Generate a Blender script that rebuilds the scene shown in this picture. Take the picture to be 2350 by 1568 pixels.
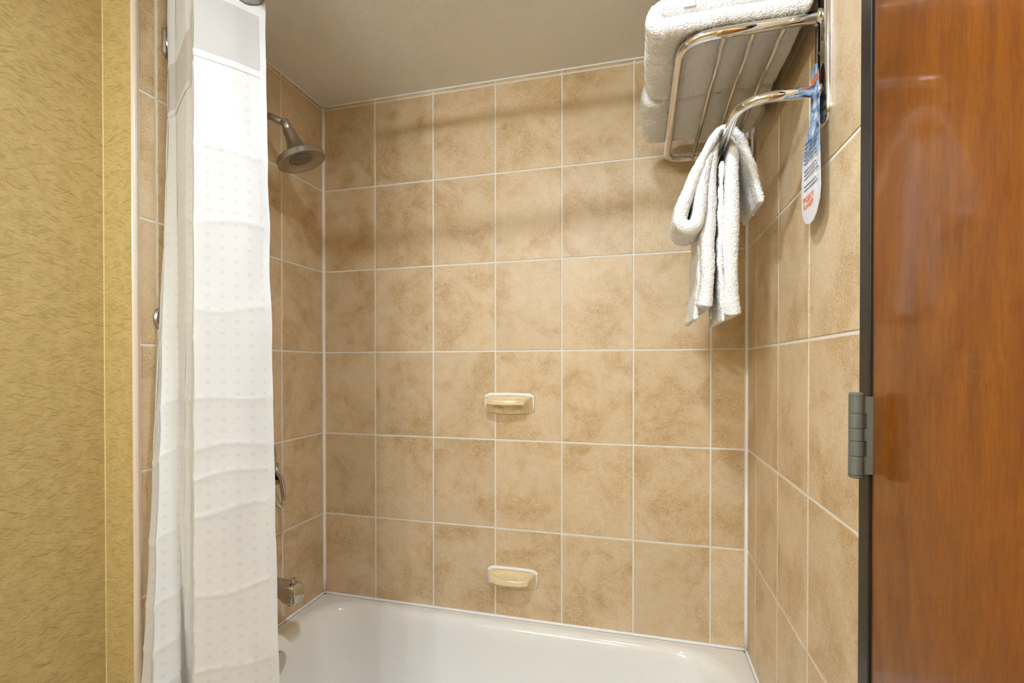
import bpy, bmesh, math, random
from mathutils import Vector, Matrix, noise

random.seed(7)
S = bpy.context.scene
for o in list(bpy.data.objects):
    bpy.data.objects.remove(o, do_unlink=True)
COL = S.collection
PI = math.pi

# ------------------------------------------------------------------ camera
W = 1.5482            # inner width of the tub alcove (x)
ZC = 2.3239           # ceiling
cam_d = bpy.data.cameras.new('camera')
cam = bpy.data.objects.new('camera', cam_d)
COL.objects.link(cam)
cam_d.sensor_fit = 'HORIZONTAL'
cam_d.sensor_width = 36.0
cam_d.lens = 1103.1 / 2350 * 36.0
cam_d.shift_y = 64.9 / 2350
cam_d.clip_start = 0.02
cam.location = (1.2117, -1.6641, 1.2956)
cam.rotation_euler = (PI / 2 - 0.00742, 0, 0.25627)
S.camera = cam

# ------------------------------------------------------------------ world, lights, exposure
wd = bpy.data.worlds.new('world')
S.world = wd
wd.use_nodes = True
wd.node_tree.nodes['Background'].inputs[0].default_value = (1, 0.96, 0.9, 1)
wd.node_tree.nodes['Background'].inputs[1].default_value = 0.05
S.view_settings.view_transform = 'Standard'
S.view_settings.look = 'None'
S.view_settings.gamma = 1
S.view_settings.use_curve_mapping = False
S.view_settings.exposure = 0.12
S.cycles.use_adaptive_sampling = True
S.cycles.adaptive_threshold = 0.07
S.cycles.adaptive_min_samples = 16
S.cycles.use_light_tree = False
S.cycles.max_bounces = 6
S.cycles.diffuse_bounces = 4
S.cycles.glossy_bounces = 4
S.cycles.transmission_bounces = 3
S.cycles.transparent_max_bounces = 6
S.cycles.caustics_reflective = False
S.cycles.caustics_refractive = False
CAN_POWER = 14.5        # recessed ceiling light just outside the tub
GLOBE_STRENGTH = 325.0   # three glass globes of the vanity light behind the camera


LIGHT_TINT = (0.80, 0.90, 1.0)   # the photograph is balanced to cool white lamps


# ------------------------------------------------------------------ materials
def new_mat(name):
    m = bpy.data.materials.new(name)
    m.use_nodes = True
    nt = m.node_tree
    return m, nt, nt.nodes['Principled BSDF']


def N(nt, typ, **kw):
    n = nt.nodes.new(typ)
    for k, v in kw.items():
        if k.startswith('i_'):
            key = k[2:]
            n.inputs[int(key) if key.isdigit() else key.replace('_', ' ')].default_value = v
        else:
            setattr(n, k, v)
    return n


def simple(name, col, rough=0.5, metal=0.0, coat=0.0, ior=1.5, spec=0.5):
    m, nt, b = new_mat(name)
    b.inputs['Base Color'].default_value = (*col, 1)
    b.inputs['Roughness'].default_value = rough
    b.inputs['Metallic'].default_value = metal
    b.inputs['Coat Weight'].default_value = coat
    b.inputs['Coat Roughness'].default_value = 0.05
    b.inputs['IOR'].default_value = ior
    b.inputs['Specular IOR Level'].default_value = spec
    return m


def ramp(nt, stops):
    r = nt.nodes.new('ShaderNodeValToRGB')
    e = r.color_ramp.elements
    while len(e) < len(stops):
        e.new(0.5)
    for el, (p, c) in zip(e, stops):
        el.position = p
        el.color = (*c, 1) if len(c) == 3 else c
    return r


def mix_col(nt, fac, a, b, mode='MIX'):
    n = nt.nodes.new('ShaderNodeMix')
    n.data_type = 'RGBA'
    n.blend_type = mode
    for sock, v in ((n.inputs[0], fac), (n.inputs[6], a), (n.inputs[7], b)):
        if isinstance(v, (int, float)):
            sock.default_value = v
        elif isinstance(v, tuple):
            sock.default_value = (*v, 1)
        else:
            nt.links.new(v, sock)
    return n.outputs[2]


def math_n(nt, op, a, b=None, clamp=False):
    n = nt.nodes.new('ShaderNodeMath')
    n.operation = op
    n.use_clamp = clamp
    for i, v in enumerate((a, b)):
        if v is None:
            continue
        if isinstance(v, (int, float)):
            n.inputs[i].default_value = v
        else:
            nt.links.new(v, n.inputs[i])
    return n.outputs[0]


def tile_mat():
    m, nt, b = new_mat('travertine_tile')
    L = nt.links.new
    tc = N(nt, 'ShaderNodeTexCoord')
    oi = N(nt, 'ShaderNodeObjectInfo')
    off = N(nt, 'ShaderNodeVectorMath', operation='SCALE')
    cmb = N(nt, 'ShaderNodeCombineXYZ')
    r5 = math_n(nt, 'MULTIPLY', oi.outputs['Random'], 37.0)
    L(r5, cmb.inputs[0]); L(math_n(nt, 'MULTIPLY', oi.outputs['Random'], 91.0), cmb.inputs[1]); L(r5, cmb.inputs[2])
    add = N(nt, 'ShaderNodeVectorMath', operation='ADD')
    L(tc.outputs['Object'], add.inputs[0]); L(cmb.outputs[0], add.inputs[1])
    v = add.outputs[0]
    big = N(nt, 'ShaderNodeTexNoise', i_Scale=6.5, i_Detail=3.0, i_Roughness=0.6, i_Distortion=0.6)
    mid = N(nt, 'ShaderNodeTexNoise', i_Scale=26.0, i_Detail=4.0, i_Roughness=0.68, i_Distortion=0.5)
    fin = N(nt, 'ShaderNodeTexNoise', i_Scale=300.0, i_Detail=1.0, i_Roughness=0.7)
    vein = N(nt, 'ShaderNodeTexNoise', i_Scale=58.0, i_Detail=3.0, i_Roughness=0.7, i_Distortion=2.2)
    for n in (big, mid, fin, vein):
        L(v, n.inputs['Vector'])
    f = math_n(nt, 'ADD', math_n(nt, 'MULTIPLY', big.outputs[0], 0.50), math_n(nt, 'MULTIPLY', mid.outputs[0], 0.50))
    rc = ramp(nt, [(0.30, (0.515, 0.348, 0.170)), (0.40, (0.605, 0.440, 0.252)), (0.50, (0.660, 0.505, 0.320)), (0.66, (0.700, 0.568, 0.400))])
    L(f, rc.inputs[0])
    # thin brown squiggles where the noise crosses its middle, only inside patches
    ridge = math_n(nt, 'SUBTRACT', vein.outputs[0], 0.5)
    ridge = math_n(nt, 'ABSOLUTE', ridge)
    ridge = math_n(nt, 'SUBTRACT', 1.0, math_n(nt, 'MULTIPLY', ridge, 22.0), True)
    mask = ramp(nt, [(0.50, (0, 0, 0)), (0.62, (1, 1, 1))])
    inv = math_n(nt, 'SUBTRACT', 1.02, big.outputs[0])
    L(inv, mask.inputs[0])
    rm = math_n(nt, 'MULTIPLY', math_n(nt, 'MULTIPLY', ridge, mask.outputs[0]), 0.6)
    c1 = mix_col(nt, rm, rc.outputs[0], (0.30, 0.165, 0.06))
    spk = ramp(nt, [(0.3, (0.86, 0.84, 0.82)), (0.5, (1, 1, 1)), (0.68, (1.08, 1.08, 1.08))])
    L(fin.outputs[0], spk.inputs[0])
    c2 = mix_col(nt, 1.0, c1, spk.outputs[0], 'MULTIPLY')
    tone = N(nt, 'ShaderNodeMapRange', i_3=0.94, i_4=1.05)
    L(oi.outputs['Random'], tone.inputs[0])
    c3 = mix_col(nt, 1.0, c2, tone.outputs[0], 'MULTIPLY')
    L(c3, b.inputs['Base Color'])
    rr = N(nt, 'ShaderNodeMapRange', i_3=0.34, i_4=0.52)
    L(mid.outputs[0], rr.inputs[0]); L(rr.outputs[0], b.inputs['Roughness'])
    b.inputs['Specular IOR Level'].default_value = 0.42
    return m


def wallpaper_mat():
    m, nt, b = new_mat('fibre_wallpaper')
    L = nt.links.new
    tc = N(nt, 'ShaderNodeTexCoord')
    sx = N(nt, 'ShaderNodeSeparateXYZ')
    L(tc.outputs['Object'], sx.inputs[0])
    u = math_n(nt, 'SUBTRACT', sx.outputs[0], sx.outputs[1])
    cm = N(nt, 'ShaderNodeCombineXYZ')
    L(u, cm.inputs[0]); L(sx.outputs[2], cm.inputs[1])
    acc = None
    for k, (ang, su, sv, lo, amt) in enumerate(((2, 26, 330, 0.62, 0.62), (-19, 30, 340, 0.62, 0.6), (27, 30, 350, 0.63, 0.55), (70, 34, 340, 0.66, 0.40), (-8, 75, 480, 0.53, 0.24))):
        mp = N(nt, 'ShaderNodeMapping')
        mp.inputs['Rotation'].default_value = (0, 0, math.radians(ang))
        rot = N(nt, 'ShaderNodeMapping')
        L(cm.outputs[0], mp.inputs[0])
        rot.inputs['Scale'].default_value = (su, sv, 1)
        rot.inputs['Location'].default_value = (k * 7.3, k * 3.1, k * 1.7)
        L(mp.outputs[0], rot.inputs[0])
        nz = N(nt, 'ShaderNodeTexNoise', i_Scale=1.0, i_Detail=1.0, i_Roughness=0.5, i_Distortion=0.3)
        L(rot.outputs[0], nz.inputs['Vector'])
        mr = N(nt, 'ShaderNodeMapRange', i_1=lo, i_2=lo + 0.1, i_3=0.0, i_4=amt)
        L(nz.outputs[0], mr.inputs[0])
        acc = mr.outputs[0] if acc is None else math_n(nt, 'MAXIMUM', acc, mr.outputs[0])
    blot = N(nt, 'ShaderNodeTexNoise', i_Scale=28.0, i_Detail=5.0, i_Roughness=0.65)
    L(cm.outputs[0], blot.inputs['Vector'])
    fine = N(nt, 'ShaderNodeTexNoise', i_Scale=420.0, i_Detail=2.0)
    L(cm.outputs[0], fine.inputs['Vector'])
    rc = ramp(nt, [(0.3, (0.430, 0.315, 0.118)), (0.7, (0.555, 0.430, 0.200))])
    L(math_n(nt, 'ADD', math_n(nt, 'MULTIPLY', blot.outputs[0], 0.75), math_n(nt, 'MULTIPLY', fine.outputs[0], 0.25)), rc.inputs[0])
    c = mix_col(nt, acc, rc.outputs[0], (0.235, 0.155, 0.034))
    L(c, b.inputs['Base Color'])
    b.inputs['Roughness'].default_value = 0.5
    b.inputs['Specular IOR Level'].default_value = 0.3
    return m


def wood_mat():
    m, nt, b = new_mat('varnished_cherry')
    L = nt.links.new
    tc = N(nt, 'ShaderNodeTexCoord')
    mp = N(nt, 'ShaderNodeMapping')
    mp.inputs['Scale'].default_value = (1, 1, 0.16)
    L(tc.outputs['Object'], mp.inputs[0])
    g = N(nt, 'ShaderNodeTexNoise', i_Scale=55.0, i_Detail=4.0, i_Roughness=0.6, i_Distortion=0.4)
    mp2 = N(nt, 'ShaderNodeMapping')
    mp2.inputs['Scale'].default_value = (1, 1, 0.32)
    L(tc.outputs['Object'], mp2.inputs[0])
    fl = N(nt, 'ShaderNodeTexNoise', i_Scale=9.0, i_Detail=5.0, i_Roughness=0.55, i_Distortion=1.6)
    pore = N(nt, 'ShaderNodeTexNoise', i_Scale=330.0, i_Detail=2.0)
    L(mp.outputs[0], g.inputs['Vector']); L(mp2.outputs[0], fl.inputs['Vector']); L(mp.outputs[0], pore.inputs['Vector'])
    f = math_n(nt, 'ADD', math_n(nt, 'MULTIPLY', g.outputs[0], 0.35), math_n(nt, 'MULTIPLY', fl.outputs[0], 0.65))
    rc = ramp(nt, [(0.30, (0.125, 0.029, 0.0015)), (0.46, (0.195, 0.054, 0.0018)), (0.60, (0.238, 0.071, 0.0022)), (0.75, (0.272, 0.086, 0.0035))])
    L(f, rc.inputs[0])
    pr = ramp(nt, [(0.3, (0.86, 0.86, 0.86)), (0.6, (1.04, 1.04, 1.04))])
    L(pore.outputs[0], pr.inputs[0])
    L(mix_col(nt, 1.0, rc.outputs[0], pr.outputs[0], 'MULTIPLY'), b.inputs['Base Color'])
    b.inputs['Roughness'].default_value = 0.40
    b.inputs['Specular IOR Level'].default_value = 0.12
    b.inputs['Coat Weight'].default_value = 0.42
    b.inputs['Coat Roughness'].default_value = 0.10
    return m


def terry_mat():
    m, nt, b = new_mat('white_terry')
    L = nt.links.new
    tc = N(nt, 'ShaderNodeTexCoord')
    v = N(nt, 'ShaderNodeTexVoronoi', i_Scale=380.0)
    n = N(nt, 'ShaderNodeTexNoise', i_Scale=180.0, i_Detail=3.0)
    L(tc.outputs['Object'], v.inputs['Vector']); L(tc.outputs['Object'], n.inputs['Vector'])
    h = math_n(nt, 'ADD', math_n(nt, 'MULTIPLY', v.outputs['Distance'], -0.6), n.outputs[0])
    bp = N(nt, 'ShaderNodeBump', i_Strength=0.9, i_Distance=0.0030)
    L(h, bp.inputs['Height']); L(bp.outputs[0], b.inputs['Normal'])
    b.inputs['Base Color'].default_value = (0.90, 0.89, 0.87, 1)
    b.inputs['Roughness'].default_value = 0.95
    b.inputs['Sheen Weight'].default_value = 0.0
    b.inputs['Sheen Roughness'].default_value = 0.5
    b.inputs['Specular IOR Level'].default_value = 0.1
    return m


def curtain_mat(name, pattern, trans, see):
    m, nt, b = new_mat(name)
    L = nt.links.new
    nt.nodes.remove(b)
    out = nt.nodes['Material Output']
    dif = N(nt, 'ShaderNodeBsdfDiffuse')
    trl = N(nt, 'ShaderNodeBsdfTranslucent')
    base = (0.670, 0.680, 0.700)
    dif.inputs[0].default_value = (*base, 1)
    trl.inputs[0].default_value = (0.86, 0.82, 0.74, 1)
    gl = N(nt, 'ShaderNodeBsdfGlossy')
    gl.inputs['Roughness'].default_value = 0.5
    gl.inputs[0].default_value = (0.9, 0.9, 0.9, 1)
    uv = N(nt, 'ShaderNodeUVMap')
    if pattern:
        sx = N(nt, 'ShaderNodeSeparateXYZ')
        L(uv.outputs[0], sx.inputs[0])
        fu = math_n(nt, 'FRACT', math_n(nt, 'DIVIDE', sx.outputs[0], 0.0275))
        fv = math_n(nt, 'FRACT', math_n(nt, 'DIVIDE', sx.outputs[1], 0.0262))
        sq = math_n(nt, 'MULTIPLY', math_n(nt, 'LESS_THAN', fu, 0.31), math_n(nt, 'LESS_THAN', fv, 0.27))
        L(mix_col(nt, math_n(nt, 'MULTIPLY', sq, 0.9), base, (0.600, 0.613, 0.643)), dif.inputs[0])
    mx = N(nt, 'ShaderNodeMixShader', i_0=trans)
    L(dif.outputs[0], mx.inputs[1]); L(trl.outputs[0], mx.inputs[2])
    mg = N(nt, 'ShaderNodeMixShader', i_0=0.03)
    L(mx.outputs[0], mg.inputs[1]); L(gl.outputs[0], mg.inputs[2])
    fine = N(nt, 'ShaderNodeTexNoise', i_Scale=60.0, i_Detail=4.0)
    L(uv.outputs[0], fine.inputs['Vector'])
    bp = N(nt, 'ShaderNodeBump', i_Strength=0.06, i_Distance=0.002)
    L(fine.outputs[0], bp.inputs['Height'])
    L(bp.outputs[0], dif.inputs['Normal'])
    last = mg
    if see > 0:
        tr = N(nt, 'ShaderNodeBsdfTransparent')
        m2 = N(nt, 'ShaderNodeMixShader', i_0=see)
        L(mg.outputs[0], m2.inputs[1]); L(tr.outputs[0], m2.inputs[2])
        last = m2
    L(last.outputs[0], out.inputs[0])
    return m


def card_mat():
    m, nt, b = new_mat('printed_card')
    L = nt.links.new
    tc = N(nt, 'ShaderNodeTexCoord')
    sx = N(nt, 'ShaderNodeSeparateXYZ')
    L(tc.outputs['Object'], sx.inputs[0])
    n = N(nt, 'ShaderNodeTexNoise', i_Scale=55.0, i_Detail=5.0, i_Distortion=0.6)
    L(tc.outputs['Object'], n.inputs['Vector'])
    photo = ramp(nt, [(0.34, (0.035, 0.05, 0.08)), (0.45, (0.16, 0.27, 0.46)), (0.56, (0.38, 0.50, 0.68)), (0.68, (0.72, 0.78, 0.86))])
    L(n.outputs[0], photo.inputs[0])
    # an orange patch near the top
    d1 = math_n(nt, 'ABSOLUTE', math_n(nt, 'SUBTRACT', sx.outputs[2], 1.824))
    om = math_n(nt, 'SUBTRACT', 1.0, math_n(nt, 'DIVIDE', d1, 0.018), True)
    om = math_n(nt, 'GREATER_THAN', math_n(nt, 'MULTIPLY', om, n.outputs[0]), 0.30)
    ph = mix_col(nt, om, photo.outputs[0], (0.75, 0.20, 0.06))
    # printed white field fades in below
    wob = math_n(nt, 'MULTIPLY', math_n(nt, 'SUBTRACT', n.outputs[0], 0.5), 0.09)
    h = math_n(nt, 'ADD', sx.outputs[2], wob)
    w = N(nt, 'ShaderNodeMapRange', i_1=1.700, i_2=1.672, i_3=0.0, i_4=1.0)
    L(h, w.inputs[0])
    L(mix_col(nt, w.outputs[0], ph, (0.80, 0.80, 0.83)), b.inputs['Base Color'])
    b.inputs['Roughness'].default_value = 0.28
    return m


def ceiling_mat():
    m, nt, b = new_mat('ceiling_paint')
    L = nt.links.new
    tc = N(nt, 'ShaderNodeTexCoord')
    n = N(nt, 'ShaderNodeTexNoise', i_Scale=120.0, i_Detail=4.0)
    L(tc.outputs['Object'], n.inputs['Vector'])
    bp = N(nt, 'ShaderNodeBump', i_Strength=0.25, i_Distance=0.002)
    L(n.outputs[0], bp.inputs['Height']); L(bp.outputs[0], b.inputs['Normal'])
    b.inputs['Base Color'].default_value = (0.82, 0.80, 0.76, 1)
    b.inputs['Roughness'].default_value = 0.7
    return m


def brushed_mat(name, col, rough):
    m, nt, b = new_mat(name)
    L = nt.links.new
    tc = N(nt, 'ShaderNodeTexCoord')
    n = N(nt, 'ShaderNodeTexNoise', i_Scale=300.0, i_Detail=2.0)
    L(tc.outputs['Object'], n.inputs['Vector'])
    mr = N(nt, 'ShaderNodeMapRange', i_3=rough * 0.8, i_4=rough * 1.2)
    L(n.outputs[0], mr.inputs[0]); L(mr.outputs[0], b.inputs['Roughness'])
    b.inputs['Base Color'].default_value = (*col, 1)
    b.inputs['Metallic'].default_value = 1.0
    return m


def floor_mat():
    m, nt, b = new_mat('floor_tile')
    L = nt.links.new
    tc = N(nt, 'ShaderNodeTexCoord')
    n = N(nt, 'ShaderNodeTexNoise', i_Scale=12.0, i_Detail=6.0)
    L(tc.outputs['Object'], n.inputs['Vector'])
    rc = ramp(nt, [(0.35, (0.56, 0.46, 0.34)), (0.65, (0.68, 0.58, 0.45))])
    L(n.outputs[0], rc.inputs[0]); L(rc.outputs[0], b.inputs['Base Color'])
    b.inputs['Roughness'].default_value = 0.35
    return m


M = dict(
    tile=tile_mat(), wallpaper=wallpaper_mat(), wood=wood_mat(), terry=terry_mat(), card=card_mat(),
    ceiling=ceiling_mat(), floor=floor_mat(),
    curtain=curtain_mat('curtain_cloth', True, 0.16, 0.0),
    plaincloth=curtain_mat('curtain_band_cloth', False, 0.12, 0.0),
    voile=curtain_mat('curtain_voile', False, 0.35, 0.10),
    grout=simple('grout', (0.80, 0.76, 0.69), 0.85),
    caulk=simple('white_caulk', (0.92, 0.915, 0.91), 0.35),
    bullnose=simple('cream_bullnose', (0.66, 0.56, 0.45), 0.25),
    enamel=simple('tub_enamel', (0.90, 0.89, 0.875), 0.10, coat=0.4),
    ceramic=simple('cream_ceramic', (0.82, 0.66, 0.40), 0.16, coat=0.3),
    chrome=simple('chrome', (0.80, 0.80, 0.81), 0.06, 1.0),
    bathchrome=simple('bath_fitting_chrome', (0.56, 0.54, 0.51), 0.10, 1.0),
    nickel=brushed_mat('brushed_nickel', (0.47, 0.44, 0.40), 0.30),
    steel=brushed_mat('satin_steel', (0.62, 0.58, 0.53), 0.22),
    bronze=simple('bronze_frame_paint', (0.022, 0.018, 0.014), 0.38, spec=0.3),
    gapshade=simple('black_gap_shade', (0.006, 0.006, 0.007), 0.4),  # near-black colour standing in for the shade inside the door gap
    hinge=simple('grey_hinge_paint', (0.125, 0.130, 0.110), 0.40),
    nozzle=simple('grey_nozzle_rubber', (0.22, 0.20, 0.16), 0.6),
    ring=simple('curtain_ring_plastic', (0.20, 0.19, 0.18), 0.35),
    orange=simple('orange_print', (0.80, 0.21, 0.06), 0.4),
    ink=simple('dark_print', (0.05, 0.06, 0.10), 0.5),
    label=simple('satin_label', (0.85, 0.85, 0.86), 0.5),
    greyink=simple('grey_label_print', (0.16, 0.19, 0.18), 0.6),
    greenink=simple('green_label_print', (0.12, 0.25, 0.10), 0.6),
    redmark=simple('red_hot_mark', (0.35, 0.03, 0.02), 0.4),
    screw=simple('dark_recess', (0.02, 0.02, 0.02), 0.5),
)


def emit_mat(name, col, st):
    m, nt, b = new_mat(name)
    b.inputs['Base Color'].default_value = (0.9, 0.9, 0.9, 1)
    b.inputs['Emission Color'].default_value = (*col, 1)
    b.inputs['Emission Strength'].default_value = st
    return m


# ------------------------------------------------------------------ mesh helpers
def link(name, me, mat=None, parent=None, smooth=False):
    o = bpy.data.objects.new(name, me)
    COL.objects.link(o)
    if mat is not None and not me.materials:
        me.materials.append(mat)
    if smooth:
        me.polygons.foreach_set('use_smooth', [True] * len(me.polygons))
    if parent is not None:
        o.parent = parent
    return o


def obj(name, verts, faces, mat, parent=None, smooth=False):
    me = bpy.data.meshes.new(name)
    me.from_pydata([tuple(v) for v in verts], [], faces)
    bm = bmesh.new(); bm.from_mesh(me)
    bmesh.ops.recalc_face_normals(bm, faces=bm.faces)
    bm.to_mesh(me); bm.free()
    me.update()
    return link(name, me, mat, parent, smooth)


def from_bm(name, bm, mat, parent=None, smooth=False, angle=None):
    me = bpy.data.meshes.new(name)
    bmesh.ops.recalc_face_normals(bm, faces=bm.faces)
    if angle is not None:
        for e in bm.edges:
            if len(e.link_faces) == 2 and e.calc_face_angle(0) > angle:
                e.smooth = False
        smooth = True
    bm.to_mesh(me); bm.free()
    return link(name, me, mat, parent, smooth)


def box(name, lo, hi, mat, parent=None, bev=0.0, seg=2):
    bm = bmesh.new()
    bmesh.ops.create_cube(bm, size=1.0)
    for v in bm.verts:
        v.co = Vector([lo[i] + (v.co[i] + 0.5) * (hi[i] - lo[i]) for i in range(3)])
    if bev > 0:
        bmesh.ops.bevel(bm, geom=bm.edges[:], offset=bev, segments=seg, affect='EDGES', profile=0.7)
    return from_bm(name, bm, mat, parent, angle=0.9 if bev > 0 else None)


def fillet(pts, r, seg=8):
    """round the inner corners of a polyline"""
    P = [Vector(p) for p in pts]
    out = [P[0]]
    for i in range(1, len(P) - 1):
        a, b, c = P[i - 1], P[i], P[i + 1]
        rr = r[i - 1] if isinstance(r, (list, tuple)) else r
        d1 = (a - b).normalized(); d2 = (c - b).normalized()
        ang = d1.angle(d2)
        t = min(rr / math.tan(ang / 2), (a - b).length * 0.49, (c - b).length * 0.49)
        p1 = b + d1 * t; p2 = b + d2 * t
        for k in range(seg + 1):
            s = k / seg
            out.append((p1 * (1 - s) + b * s) * (1 - s) + (b * (1 - s) + p2 * s) * s)
    out.append(P[-1])
    return out


def tube_vf(pts, rad, n=16, caps=True):
    P = [Vector(p) for p in pts]
    R = rad if isinstance(rad, (list, tuple)) else [rad] * len(P)
    T = []
    for i in range(len(P)):
        a = P[max(i - 1, 0)]; b = P[min(i + 1, len(P) - 1)]
        T.append((b - a).normalized())
    up = Vector((0, 0, 1)) if abs(T[0].z) < 0.9 else Vector((1, 0, 0))
    u = T[0].cross(up).normalized()
    vs, fs = [], []
    for i, p in enumerate(P):
        if i:
            q = T[i - 1].rotation_difference(T[i])
            u = (q @ u).normalized()
        w = T[i].cross(u).normalized()
        for k in range(n):
            a = 2 * PI * k / n
            vs.append(p + (u * math.cos(a) + w * math.sin(a)) * R[i])
    for i in range(len(P) - 1):
        for k in range(n):
            fs.append((i * n + k, i * n + (k + 1) % n, (i + 1) * n + (k + 1) % n, (i + 1) * n + k))
    if caps:
        fs.append(tuple(range(n)))
        fs.append(tuple((len(P) - 1) * n + k for k in range(n)))
    return vs, fs


def tube(name, pts, rad, mat, parent=None, n=16):
    vs, fs = tube_vf(pts, rad, n)
    return obj(name, vs, fs, mat, parent, True)


def lathe(name, prof, base, axis, mat, parent=None, n=40, angle=0.6):
    """prof: (radius, distance along axis)"""
    ax = Vector(axis).normalized(); b = Vector(base)
    u = ax.cross(Vector((0, 1, 0)) if abs(ax.y) < 0.9 else Vector((1, 0, 0))).normalized()
    w = ax.cross(u)
    bm = bmesh.new()
    rings = []
    for r, t in prof:
        if r < 1e-6:
            rings.append([bm.verts.new(b + ax * t)])
        else:
            rings.append([bm.verts.new(b + ax * t + (u * math.cos(2 * PI * k / n) + w * math.sin(2 * PI * k / n)) * r) for k in range(n)])
    for A, B in zip(rings, rings[1:]):
        for k in range(n):
            a, a2 = A[k % len(A)], A[(k + 1) % len(A)]
            c, c2 = B[(k + 1) % len(B)], B[k % len(B)]
            f = []
            for v in (a, a2, c, c2):
                if v not in f:
                    f.append(v)
            if len(f) > 2:
                bm.faces.new(f)
    for R in (rings[0], rings[-1]):
        if len(R) > 2:
            bm.faces.new(R)
    return from_bm(name, bm, mat, parent, angle=angle)


def loft(name, rings, mat, parent=None, cap0=True, cap1=True, angle=0.8):
    n = len(rings[0])
    bm = bmesh.new()
    V = [[bm.verts.new(Vector(p)) for p in r] for r in rings]
    for A, B in zip(V, V[1:]):
        for k in range(n):
            bm.faces.new((A[k], A[(k + 1) % n], B[(k + 1) % n], B[k]))
    if cap0:
        bm.faces.new(V[0])
    if cap1:
        bm.faces.new(V[-1])
    return from_bm(name, bm, mat, parent, angle=angle)


def rrect(x0, x1, y0, y1, r, k=8):
    """rounded rectangle, counter-clockwise, 4*(k+1) points"""
    out = []
    for cx, cy, a0 in ((x1 - r, y1 - r, 0), (x0 + r, y1 - r, PI / 2), (x0 + r, y0 + r, PI), (x1 - r, y0 + r, 1.5 * PI)):
        for i in range(k + 1):
            a = a0 + PI / 2 * i / k
            out.append((cx + r * math.cos(a), cy + r * math.sin(a)))
    return out


def empty(name, loc, label=None, cat=None, group=None, kind=None):
    o = bpy.data.objects.new(name, None)
    COL.objects.link(o)
    o.location = loc
    o.empty_display_size = 0.05
    tag(o, label, cat, group, kind)
    return o


def tag(o, label=None, cat=None, group=None, kind=None):
    for k, v in (('label', label), ('category', cat), ('group', group), ('kind', kind)):
        if v:
            o[k] = v
    return o


def adopt(root):
    """children were modelled in world space: keep them there under the moved root"""
    root_loc = root.location.copy()
    for ch in COL.objects:
        if ch.parent is root:
            ch.matrix_parent_inverse = Matrix.Translation(-root_loc)


# ------------------------------------------------------------------ room shell
TH = 0.32                        # tile pitch, vertical
Z0 = 2.31                        # top joint line
LX = -0.0988                     # papered wall to the left of the tub
YR = -0.745                      # face of the short return wall beside the tub
YF = -2.75                       # wall behind the camera
G = 0.0028                       # half grout joint
HY0 = -0.8049                    # door frame starts here on the right wall
RIM = 0.392                      # tub rim height


def structure(o, label, cat):
    return tag(o, label, cat, kind='structure')


structure(box('floor', (LX - 0.1, YF - 0.1, -0.06), (W + 0.12, 0.02, 0.0), M['floor']), 'beige stone look bathroom floor', 'floor')
structure(box('ceiling', (LX - 0.1, YF - 0.1, ZC), (W + 0.12, 0.12, ZC + 0.06), M['ceiling']), 'plain off white painted ceiling above the tub', 'ceiling')

wall_back = structure(box('wall_back', (-0.10, 0.0015, 0.0), (W + 0.12, 0.10, ZC), M['grout']), 'tan tiled long wall behind the bathtub', 'wall')
wall_left = structure(box('wall_left', (LX + 0.002, YR + 0.012, 0.0), (-0.0015, 0.0015, ZC), M['grout']), 'tan tiled wall carrying the shower fittings', 'wall')
wall_right = structure(box('wall_right', (W + 0.0015, HY0 - 0.001, 0.0), (W + 0.12, 0.0015, ZC), M['grout']), 'tan tiled wall behind the towel rack', 'wall')
structure(box('wall_return', (LX - 0.1, YR, 0.0), (-0.006, YR + 0.012, ZC), M['wallpaper']), 'narrow gold papered wall end beside the tile trim', 'wall')
structure(box('wall_outer_left', (LX - 0.1, YF, 0.0), (LX, YR, ZC), M['wallpaper']), 'gold fibre papered wall at the far left', 'wall')
structure(box('wall_front', (LX - 0.1, YF - 0.1, 0.0), (W + 0.12, YF, ZC), M['wallpaper']), 'gold papered wall behind the viewer', 'wall')
structure(box('wall_outer_right', (W, YF, 0.0), (W + 0.12, -1.70, ZC), M['wallpaper']), 'gold papered wall beyond the door', 'wall')
structure(box('wall_above_door', (W, -1.70, 2.08), (W + 0.12, HY0 - 0.002, ZC), M['wallpaper']), 'gold papered wall over the door', 'wall')

tile_cache = {}


def tile_mesh(w, h):
    key = (round(w, 4), round(h, 4))
    if key not in tile_cache:
        x, z, d, c = w / 2, h / 2, 0.007, 0.0016
        vs = [(-x, d, -z), (x, d, -z), (x, d, z), (-x, d, z),
              (-x, c, -z), (x, c, -z), (x, c, z), (-x, c, z),
              (-x + c, 0, -z + c), (x - c, 0, -z + c), (x - c, 0, z - c), (-x + c, 0, z - c)]
        fs = []
        for k in range(4):
            k2 = (k + 1) % 4
            fs.append((k, k2, 4 + k2, 4 + k)); fs.append((4 + k, 4 + k2, 8 + k2, 8 + k))
        fs.append((8, 9, 10, 11))
        me = bpy.data.meshes.new('tile')
        me.from_pydata(vs, [], fs)
        bm = bmesh.new(); bm.from_mesh(me)
        bmesh.ops.recalc_face_normals(bm, faces=bm.faces)
        bm.to_mesh(me); bm.free()
        me.materials.append(M['tile'])
        tile_cache[key] = me
    return tile_cache[key]


rows = [(Z0, ZC - 0.001)] + [(Z0 - TH * (k + 1), Z0 - TH * k) for k in range(6)] 
rows[-1] = (Z0 - TH * 5.985, Z0 - TH * 5)
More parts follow.
